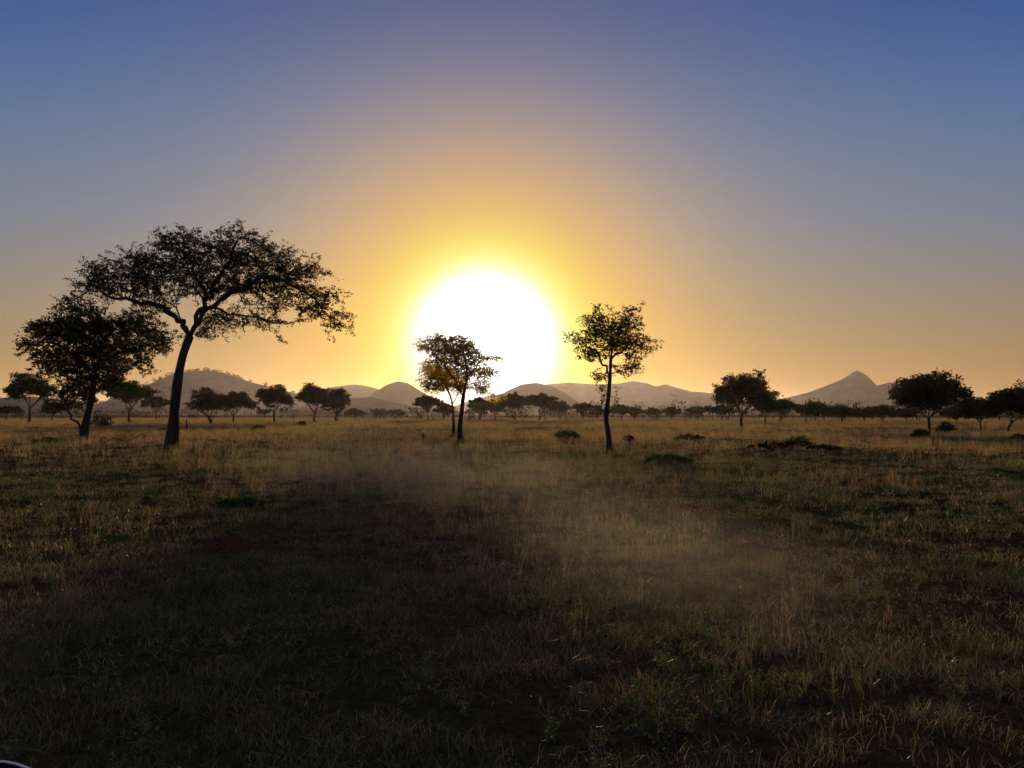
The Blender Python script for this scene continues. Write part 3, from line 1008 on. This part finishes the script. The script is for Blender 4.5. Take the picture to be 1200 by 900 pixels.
def fallen_branch():
    d = dist_of(522); x = at(145, d)
    rng = np.random.default_rng(4)
    limbs = [([(-1.4, 0, .1), (-.6, 0.1, .5), (.2, 0, .25), (1.2, .2, .75), (1.7, .2, .9)], None),
             ([(-.6, .1, .5), (-.4, .2, .15), (-.2, .3, 0)], 1), ([(.2, 0, .25), (.6, -.2, .9), (.8, -.3, 1.15)], 1), ([(1.2, .2, .75), (1.3, .3, .3), (1.3, .4, .05)], 1)]
    P, par = grow([(spline(l[0], 3), l[1]) for l in limbs], np.array([[-1.5, 0, .7], [1, .3, 1.2], [1.9, 0, .6], [0, .5, .9]]), .12, .2, 1.2, 10, rng)
    r, _ = radii(par, .02, 2.0, len(P))
    V, F = tubes(P, par, r)
    o = obj('fallen_branch', np_mesh('fallen_branch', V, F, BARK2, True), loc=(x, d, ground_z(x, d)))
    o['label'] = 'twisted dead branch lying in the grass between the two large left acacias'
    o['category'] = 'branch'


fallen_branch()


def termite_mound():
    d = dist_of(642); x = at(270, d)
    m, N, L = new_mat('red_mound_earth')
    nz = N.new('ShaderNodeTexNoise'); nz.inputs['Scale'].default_value = 14; nz.inputs['Detail'].default_value = 6
    rp = ramp(N, [(.35, (.05, .026, .017)), (.65, (.10, .052, .034))])
    L.new(nz.outputs['Fac'], rp.inputs[0])
    b = N.new('ShaderNodeBsdfDiffuse'); L.new(rp.outputs[0], b.inputs[0])
    bp = N.new('ShaderNodeBump'); bp.inputs['Distance'].default_value = .03; L.new(nz.outputs['Fac'], bp.inputs['Height']); L.new(bp.outputs[0], b.inputs['Normal'])
    o = N.new('ShaderNodeOutputMaterial'); L.new(b.outputs[0], o.inputs['Surface'])
    V = []; F = []
    n = 28; k = 10
    for j in range(k):
        t = j / (k - 1)
        for i in range(n):
            a = 2 * math.pi * i / n
            f = 1 + .28 * mnoise.noise(Vector((math.cos(a) * 1.4, math.sin(a) * 1.4, t * 2 + 5)))
            V.append((math.cos(a) * .48 * (1 - t) ** .8 * f, math.sin(a) * .4 * (1 - t) ** .8 * f, .26 * (t ** .75) * f - .05 * (t == 0)))
    F = [(j * n + i, j * n + (i + 1) % n, (j + 1) * n + (i + 1) % n, (j + 1) * n + i) for j in range(k - 1) for i in range(n)]
    o = obj('earth_mound', mesh('earth_mound', V, F, m, True), loc=(x, d, ground_z(x, d)))
    o['label'] = 'low dark reddish earth mound in the shaded short grass left of centre'
    o['category'] = 'mound'


termite_mound()


# ------------------------------------------------------------------ vehicle mirror at the lower left corner
def car_paint(name, col, rough, metal=0.0):
    m, N, L = new_mat(name)
    p = N.new('ShaderNodeBsdfPrincipled')
    p.inputs['Base Color'].default_value = tuple(col) + (1,)
    p.inputs['Roughness'].default_value = rough
    p.inputs['Metallic'].default_value = metal
    nz = N.new('ShaderNodeTexNoise'); nz.inputs['Scale'].default_value = 60
    mr = N.new('ShaderNodeMapRange'); mr.inputs['To Min'].default_value = rough * .8; mr.inputs['To Max'].default_value = rough * 1.5
    L.new(nz.outputs['Fac'], mr.inputs['Value']); L.new(mr.outputs[0], p.inputs['Roughness'])
    o = N.new('ShaderNodeOutputMaterial'); L.new(p.outputs[0], o.inputs['Surface'])
    return m


def wing_mirror():
    d = 1.15; s = d / FPX
    BLUE = car_paint('dark_blue_paint', (0.010, 0.012, 0.07), .25)
    PALE = car_paint('pale_trim', (0.88, 0.88, 0.9), .45, 0.0)
    GLASS = car_paint('mirror_glass', (0.85, 0.85, 0.88), .04, 1.0)
    # centre of the rounded head
    Rr = 76 * s
    cx = at(-2, d); cz = CAM_H - (886 + 76 - 485) * s
    root = thing('wing_mirror', 'dark blue rounded wing mirror with a pale rim in the lower left corner', 'mirror', (cx, d, cz))

    def outline(k, n=40):
        # rounded-square outline, taller than wide
        out = []
        for i in range(n):
            a = 2 * math.pi * i / n
            c, q = math.cos(a), math.sin(a)
            e = 2 / 2.3
            x = math.copysign(abs(c) ** e, c) * Rr * 1.05 * k
            z = math.copysign(abs(q) ** e, q) * Rr * k * (1.0 if q > 0 else 1.5)
            out.append((x, z))
        return out
    V = []; F = []
    rows = [(0, .995), (.006, .96), (.02, .86), (.04, .70), (.055, .5), (.062, .25), (.064, .02)]
    n = 40
    for y, k in rows:
        V += [(x, y, z) for x, z in outline(k, n)]
    for j in range(len(rows) - 1):
        F += [(j * n + i, j * n + (i + 1) % n, (j + 1) * n + (i + 1) % n, (j + 1) * n + i) for i in range(n)]
    obj('housing', mesh('housing', V, F, BLUE, True), root)
    # rim: a tube round the front edge
    V = []; F = []
    ol = outline(1.0, n)
    for i in range(n):
        x, z = ol[i]
        L_ = math.hypot(x, z); ux, uz = x / L_, z / L_
        for q in range(6):
            a = 2 * math.pi * q / 6
            V.append((x + ux * math.cos(a) * .0016, .0 + math.sin(a) * .002, z + uz * math.cos(a) * .0016))
    F = [(i * 6 + q, i * 6 + (q + 1) % 6, ((i + 1) % n) * 6 + (q + 1) % 6, ((i + 1) % n) * 6 + q) for i in range(n) for q in range(6)]
    obj('rim', mesh('rim', V, F, PALE, True), root)
    # dark recessed face
    V = [(x, .004, z) for x, z in outline(.985, n)] + [(0, .004, 0)]
    F = [(i, (i + 1) % n, n) for i in range(n)]
    obj('face', mesh('face', V, F, BLUE), root)
    V = [(x, .0015, z) for x, z in outline(.72, n)] + [(0, .0015, -.01)]
    F = [(i, (i + 1) % n, n) for i in range(n)]
    # arm down to the door, then the top of the door itself
    V, F = tubes(np.array([(0, .05, -Rr * 1.4), (-.03, .05, -Rr * 2.1), (-.10, .05, -Rr * 2.8), (-.20, .05, -Rr * 3.2)]), np.array([-1, 0, 1, 2]), np.array([.016, .016, .018, .022]))
    obj('arm', np_mesh('arm', V, F, BLUE, True), root)
    bm = bmesh.new()
    bmesh.ops.create_cube(bm, size=1, matrix=Matrix.Translation((-.27, -.35, -cz / 2 - Rr * 1.5 + .2)) @ Matrix.Diagonal((.08, 1.3, cz - Rr * 3.0 - .4, 1)))
    bmesh.ops.bevel(bm, geom=list(bm.edges), offset=.02, segments=3, affect='EDGES')
    me = bpy.data.meshes.new('door_panel'); bm.to_mesh(me); bm.free(); me.materials.append(BLUE)
    obj('door_panel', me, root)


wing_mirror()


# ------------------------------------------------------------------ grass
def blade_clump(seed, n, hmin, hmax, width, spread, lean, seg=3):
    rng = random.Random(seed)
    V = []; F = []
    for i in range(n):
        a = rng.uniform(0, 2 * math.pi); rr = spread * math.sqrt(rng.random())
        x, y = math.cos(a) * rr, math.sin(a) * rr
        h = rng.uniform(hmin, hmax)
        da = rng.uniform(0, 2 * math.pi)
        ln = rng.uniform(.1, 1) * lean
        dx, dy = math.cos(da) * ln * h, math.sin(da) * ln * h
        f = rng.uniform(0, math.pi)
        wx, wy = math.cos(f) * width * .5, math.sin(f) * width * .5
        b = len(V)
        for k in range(seg):
            t = k / seg
            q = t ** 1.9
            w = (1 - t * .75)
            V.append((x + dx * q - wx * w, y + dy * q - wy * w, h * t * (1 - .25 * ln * t)))
            V.append((x + dx * q + wx * w, y + dy * q + wy * w, h * t * (1 - .25 * ln * t)))
        V.append((x + dx, y + dy, h * (1 - .25 * ln)))
        for k in range(seg - 1):
            F.append((b + 2 * k, b + 2 * k + 1, b + 2 * k + 3, b + 2 * k + 2))
        F.append((b + 2 * seg - 2, b + 2 * seg - 1, b + 2 * seg))
    return V, F


def stalk_clump(seed, n, hmin, hmax, width, spread):
    """thin stems with open seed heads"""
    V, F = blade_clump(seed, n, hmin * .5, hmax * .6, width * 1.3, spread, .8, 2)
    rng = random.Random(seed + 77)
    for i in range(n):
        a = rng.uniform(0, 2 * math.pi); rr = spread * math.sqrt(rng.random())
        x, y = math.cos(a) * rr, math.sin(a) * rr
        h = rng.uniform(hmin, hmax)
        da = rng.uniform(0, 2 * math.pi); ln = rng.uniform(.02, .28)
        dx, dy = math.cos(da) * ln * h, math.sin(da) * ln * h
        f = rng.uniform(0, math.pi); wx, wy = math.cos(f) * width * .35, math.sin(f) * width * .35
        b = len(V)
        V += [(x - wx, y - wy, 0), (x + wx, y + wy, 0), (x + dx * .4 + wx, y + dy * .4 + wy, h * .6), (x + dx * .4 - wx, y + dy * .4 - wy, h * .6), (x + dx, y + dy, h)]
        F += [(b, b + 1, b + 2, b + 3), (b + 3, b + 2, b + 4)]
        for q in range(7):
            t = .62 + .38 * q / 7
            px, py, pz = x + dx * t, y + dy * t, h * t
            aa = rng.uniform(0, 2 * math.pi); l = h * .07 * (1.25 - t * .6)
            ex, ey = math.cos(aa) * l * .6, math.sin(aa) * l * .6
            b = len(V)
            V += [(px, py, pz), (px + ex - ey * .22, py + ey + ex * .22, pz + l * .9), (px + ex * 1.4, py + ey * 1.4, pz + l * 1.5), (px + ex + ey * .22, py + ey - ex * .22, pz + l * .8)]
            F.append((b, b + 1, b + 2, b + 3))
    return V, F


def herb_clump(seed, n, h, leaf):
    rng = random.Random(seed)
    V = []; F = []
    for i in range(n):
        da = rng.uniform(0, 2 * math.pi); ln = rng.uniform(.1, .8)
        hh = h * rng.uniform(.5, 1)
        dx, dy = math.cos(da) * ln * hh, math.sin(da) * ln * hh
        b = len(V); w = .002
        V += [(-w, 0, 0), (w, 0, 0), (dx, dy, hh)]
        F.append((b, b + 1, b + 2))
        for q in range(9):
            t = .2 + .8 * q / 8
            px, py, pz = dx * t, dy * t, hh * t
            aa = rng.uniform(0, 2 * math.pi); l = leaf * rng.uniform(.6, 1.3)
            c, s = math.cos(aa) * l, math.sin(aa) * l
            up = rng.uniform(-.2, .7) * l
            b = len(V)
            V += [(px, py, pz), (px + c * .5 - s * .3, py + s * .5 + c * .3, pz + up * .6), (px + c, py + s, pz + up), (px + c * .5 + s * .3, py + s * .5 - c * .3, pz + up * .6)]
            F.append((b, b + 1, b + 2, b + 3))
    return V, F


def scatter(name, label, protos, mat, pts, rots, scls, idxs):
    """one object that scatters clump meshes over points with geometry nodes"""
    col = bpy.data.collections.new(name + '_clumps')
    for i, (V, F) in enumerate(protos):
        me = mesh('%s_clump_%02d' % (name, i), V, F, mat)
        o = bpy.data.objects.new('%s_clump_%02d' % (name, i), me)
        col.objects.link(o)
    me = bpy.data.meshes.new(name)
    n = len(pts)
    me.vertices.add(n)
    me.vertices.foreach_set('co', np.asarray(pts, np.float32).ravel())
    me.materials.append(mat)
    for an, ty, dat in (('rot', 'FLOAT_VECTOR', rots), ('scl', 'FLOAT_VECTOR', scls)):
        at_ = me.attributes.new(an, ty, 'POINT')
        at_.data.foreach_set('vector', np.asarray(dat, np.float32).ravel())
    ai = me.attributes.new('pick', 'INT', 'POINT')
    ai.data.foreach_set('value', np.asarray(idxs, np.int32))
    o = obj(name, me)
    o['kind'] = 'stuff'
    o['label'] = label
    ng = bpy.data.node_groups.new(name + '_scatter', 'GeometryNodeTree')
    ng.interface.new_socket('Geometry', in_out='INPUT', socket_type='NodeSocketGeometry')
    ng.interface.new_socket('Geometry', in_out='OUTPUT', socket_type='NodeSocketGeometry')
    N = ng.nodes; L = ng.links
    gi = N.new('NodeGroupInput'); go = N.new('NodeGroupOutput')
    ci = N.new('GeometryNodeCollectionInfo')
    ci.inputs['Collection'].default_value = col
    ci.inputs['Separate Children'].default_value = True
    ci.inputs['Reset Children'].default_value = True
    ip = N.new('GeometryNodeInstanceOnPoints')
    ip.inputs['Pick Instance'].default_value = True

    def attr(nm, dt):
        a = N.new('GeometryNodeInputNamedAttribute'); a.data_type = dt
        a.inputs['Name'].default_value = nm
        return a.outputs['Attribute']
    L.new(gi.outputs[0], ip.inputs['Points'])
    L.new(ci.outputs[0], ip.inputs['Instance'])
    L.new(attr('pick', 'INT'), ip.inputs['Instance Index'])
    L.new(attr('rot', 'FLOAT_VECTOR'), ip.inputs['Rotation'])
    L.new(attr('scl', 'FLOAT_VECTOR'), ip.inputs['Scale'])
    L.new(ip.outputs[0], go.inputs[0])
    md = o.modifiers.new('scatter', 'NODES')
    md.node_group = ng
    return o


rngG = np.random.default_rng(21)


def wedge(r0, r1, dens, half=36.0):
    """random ground points between two distances within the view and a margin"""
    a = R(half)
    n = int((r1 * r1 - r0 * r0) * a * dens)
    rr = np.sqrt(rngG.uniform(r0 * r0, r1 * r1, n)); th = rngG.uniform(-a, a, n)
    return np.stack([rr * np.sin(th), rr * np.cos(th)], 1)


def nz(x, y, s, o=0.0):
    return mnoise.fractal(Vector((x * s, y * s, o)), .7, 2.0, 3)


def glow_mask(x, y):
    """the swath where a soft glow is put into paler grass colour"""
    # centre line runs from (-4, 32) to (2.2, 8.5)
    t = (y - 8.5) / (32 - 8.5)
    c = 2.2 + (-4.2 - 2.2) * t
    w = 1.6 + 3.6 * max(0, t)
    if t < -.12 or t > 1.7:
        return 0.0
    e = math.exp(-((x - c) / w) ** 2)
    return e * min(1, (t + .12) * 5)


def place(zones, keep, smin, smax, nproto, hk=None):
    pts = []; rot = []; scl = []; idx = []
    for r0, r1, dens, gs in zones:
        for x, y in wedge(r0, r1, dens):
            x = float(x); y = float(y)
            k = keep(x, y)
            if rngG.random() > k:
                continue
            s = rngG.uniform(smin, smax) * gs
            hs = s * (hk(x, y) if hk else 1.0) / gs ** .75
            pts.append((x, y, ground_z(x, y) - 0.01)); rot.append((rngG.normal(0, .08), rngG.normal(0, .08), rngG.uniform(0, 6.28)))
            scl.append((s, s, hs)); idx.append(rngG.integers(nproto))
    return pts, rot, scl, idx


# colours: reddish, straw, olive, green
GR_SHORT = grass_mat('short_dry_grass', [(.045, .08, .022), (.10, .12, .04), (.24, .18, .10), (.06, .06, .03), (.27, .16, .10), (.10, .12, .045)], .45, .45)
GR_MAT = grass_mat('matted_dead_grass', [(.06, .05, .035), (.28, .22, .15), (.46, .38, .28), (.20, .10, .06), (.05, .045, .03)], .3, 1.1, .015)
GR_TALL = grass_mat('tall_seeding_grass', [(.06, .13, .03), (.15, .19, .05), (.30, .16, .075), (.10, .08, .035), (.09, .15, .035), (.34, .25, .13), (.12, .17, .05), (.28, .12, .07)], .58, .11)
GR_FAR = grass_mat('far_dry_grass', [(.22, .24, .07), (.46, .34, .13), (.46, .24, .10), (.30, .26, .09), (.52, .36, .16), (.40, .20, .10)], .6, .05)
GR_GLOW = grass_mat('glow_straw_grass', [(.20, .19, .08), (.34, .24, .12), (.30, .18, .10), (.40, .30, .17)], .5, .4)  # paler straw tones stand in for a soft glow lying over the grass
GR_HERB = grass_mat('green_herbs', [(.04, .08, .02), (.07, .11, .035), (.13, .16, .05), (.19, .18, .06)], .4, .3, .012)

short = [blade_clump(400 + i, 24, .03, .13 + .02 * (i % 4), .0055, .13 + .02 * (i % 3), 1.0 + .25 * (i % 4)) for i in range(10)]
matted = [blade_clump(460 + i, 18, .03, .10, .007, .20, 2.8, 4) for i in range(6)]
tall = [stalk_clump(420 + i, 7, .20, .50, .004, .18) for i in range(10)]
herbs = [herb_clump(440 + i, 6, .22, .035) for i in range(6)]

p = place([(3.2, 14, 60, .9), (14, 40, 14, 1.4), (40, 110, 2.8, 2.4), (110, 420, .16, 4.0)],
          lambda x, y: min(1, max(.08, .46 + 1.9 * nz(x, y, .35) + 1.6 * nz(x, y, 1.3, 4))), .5, 1.5, 10)
scatter('short_grass', 'short dry dark grass covering the whole plain', short, GR_SHORT, *p)
print('short', len(p[0]))


p = place([(3.2, 16, 44, 1.0), (16, 30, 8, 1.3)], lambda x, y: min(1, max(.1, .5 + 2.2 * nz(x, y, .8, 21))), .4, 1.15, 6)
scatter('matted_grass', 'dead matted grass lying in the near turf', matted, GR_MAT, *p)


def tall_keep(x, y):
    d = math.hypot(x, y)
    k = .10 + .90 * min(1, max(0, (d - 5) / 38)) ** 1.2
    return max(0.01, min(1, k * (.45 + 2.2 * nz(x, y, .10, 5) + .8 * nz(x, y, .45, 9)) + (.25 if d > 90 else 0)))


p = place([(6, 14, 3.2, .62), (14, 40, 7, .8), (40, 110, 2.0, 1.9), (110, 420, .5, 3.4)], tall_keep, .45, 1.1, 10, lambda x, y: .40 + .60 * min(1, max(0, (math.hypot(x, y) + 9 * nz(x, y, .13, 31) - 6) / 30)))
scatter('tall_grass', 'tall reddish grass with seed heads across the middle of the plain', tall, GR_TALL, *p)
print('tall', len(p[0]))
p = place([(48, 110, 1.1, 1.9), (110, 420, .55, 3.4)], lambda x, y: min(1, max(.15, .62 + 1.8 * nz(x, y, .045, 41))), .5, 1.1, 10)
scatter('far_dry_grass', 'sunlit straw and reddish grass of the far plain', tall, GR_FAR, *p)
p = place([(7, 14, 7, .6), (14, 55, 8, .85)], lambda x, y: glow_mask(x, y) * (.5 + 1.3 * nz(x, y, .6, 2)), .4, .95, 8)
scatter('glow_grass', 'swath of straw grass coloured paler as a soft glow across the middle of the plain', tall, GR_GLOW, *p)
print('pale', len(p[0]))
p = place([(3.2, 14, 18, .8), (14, 50, 3.6, 1.5)], lambda x, y: max(0, min(1, .22 + 2.2 * nz(x, y, .45, 12))), .4, 1.3, 6)
scatter('low_herbs', 'low green leafy herbs among the near grass', herbs, GR_HERB, *p)
print('herbs', len(p[0]))


# ------------------------------------------------------------------ haze
def haze(density, top):
    bm = bmesh.new()
    bmesh.ops.create_cube(bm, size=1, matrix=Matrix.Translation((0, 0, (top - 3.5) / 2)) @ Matrix.Diagonal((30000, 30000, top + 3.5, 1)))
    me = bpy.data.meshes.new('haze'); bm.to_mesh(me); bm.free()
    m, N, L = new_mat('dusty_morning_air')
    v = N.new('ShaderNodeVolumePrincipled')
    v.inputs['Color'].default_value = (.92, .87, .84, 1)
    v.inputs['Density'].default_value = density
    v.inputs['Anisotropy'].default_value = HAZE_G
    o = N.new('ShaderNodeOutputMaterial')
    L.new(v.outputs[0], o.inputs['Volume'])
    me.materials.append(m)
    ob = obj('haze', me)
    ob['kind'] = 'stuff'
    ob['label'] = 'thin dusty haze filling the air over the plain'


HAZE_G = 0.67
haze(0.25e-4, 240)


def dust_glow():
    """warm glow over the middle plain, shaped as added volumes of thin dust; it thins out softly to nothing"""
    m, N, L = new_mat('thin_glow_dust')
    geo = N.new('ShaderNodeNewGeometry')
    prev = None
    for x, y, z, rx, ry, rz, k in GLOW_PUFFS:
        mp = N.new('ShaderNodeMapping')
        mp.vector_type = 'TEXTURE'
        mp.inputs['Location'].default_value = (x, y, z)
        mp.inputs['Rotation'].default_value = (0, 0, .25)
        mp.inputs['Scale'].default_value = (rx, ry, rz)
        L.new(geo.outputs['Position'], mp.inputs['Vector'])
        d = N.new('ShaderNodeVectorMath'); d.operation = 'DOT_PRODUCT'
        L.new(mp.outputs[0], d.inputs[0]); L.new(mp.outputs[0], d.inputs[1])
        a = N.new('ShaderNodeMath'); a.operation = 'SUBTRACT'; a.use_clamp = True; a.inputs[0].default_value = 1.0
        L.new(d.outputs['Value'], a.inputs[1])
        b = N.new('ShaderNodeMath'); b.operation = 'POWER'; b.inputs[1].default_value = 2.0
        L.new(a.outputs[0], b.inputs[0])
        c = N.new('ShaderNodeMath'); c.operation = 'MULTIPLY_ADD'
        L.new(b.outputs[0], c.inputs[0]); c.inputs[1].default_value = k
        if prev:
            L.new(prev.outputs[0], c.inputs[2])
        else:
            c.inputs[2].default_value = 0
        prev = c
    v = N.new('ShaderNodeVolumeScatter')
    v.inputs['Color'].default_value = (.96, .90, .82, 1)
    v.inputs['Anisotropy'].default_value = 0.5
    L.new(prev.outputs[0], v.inputs['Density'])
    o = N.new('ShaderNodeOutputMaterial')
    L.new(v.outputs[0], o.inputs['Volume'])
    bm = bmesh.new()
    bmesh.ops.create_cube(bm, size=1, matrix=Matrix.Translation((-2, 24, 1.0)) @ Matrix.Diagonal((22, 40, 1.7, 1)))
    me = bpy.data.meshes.new('glow_dust'); bm.to_mesh(me); bm.free()
    me.materials.append(m)
    ob = obj('glow_dust', me)
    ob['kind'] = 'stuff'
    ob['label'] = 'low warm glow over the middle of the plain, shaped as thin dust'


GLOW_PUFFS = [(-2.9, 22, .85, 4.4, 9.5, .95, .0115), (-.6, 17, .8, 3.6, 8.5, .8, .0045), (1.5, 9.9, .6, 2.6, 5.0, .68, .0105)]  # dust puffs added to shape the warm glow above the grass
dust_glow()
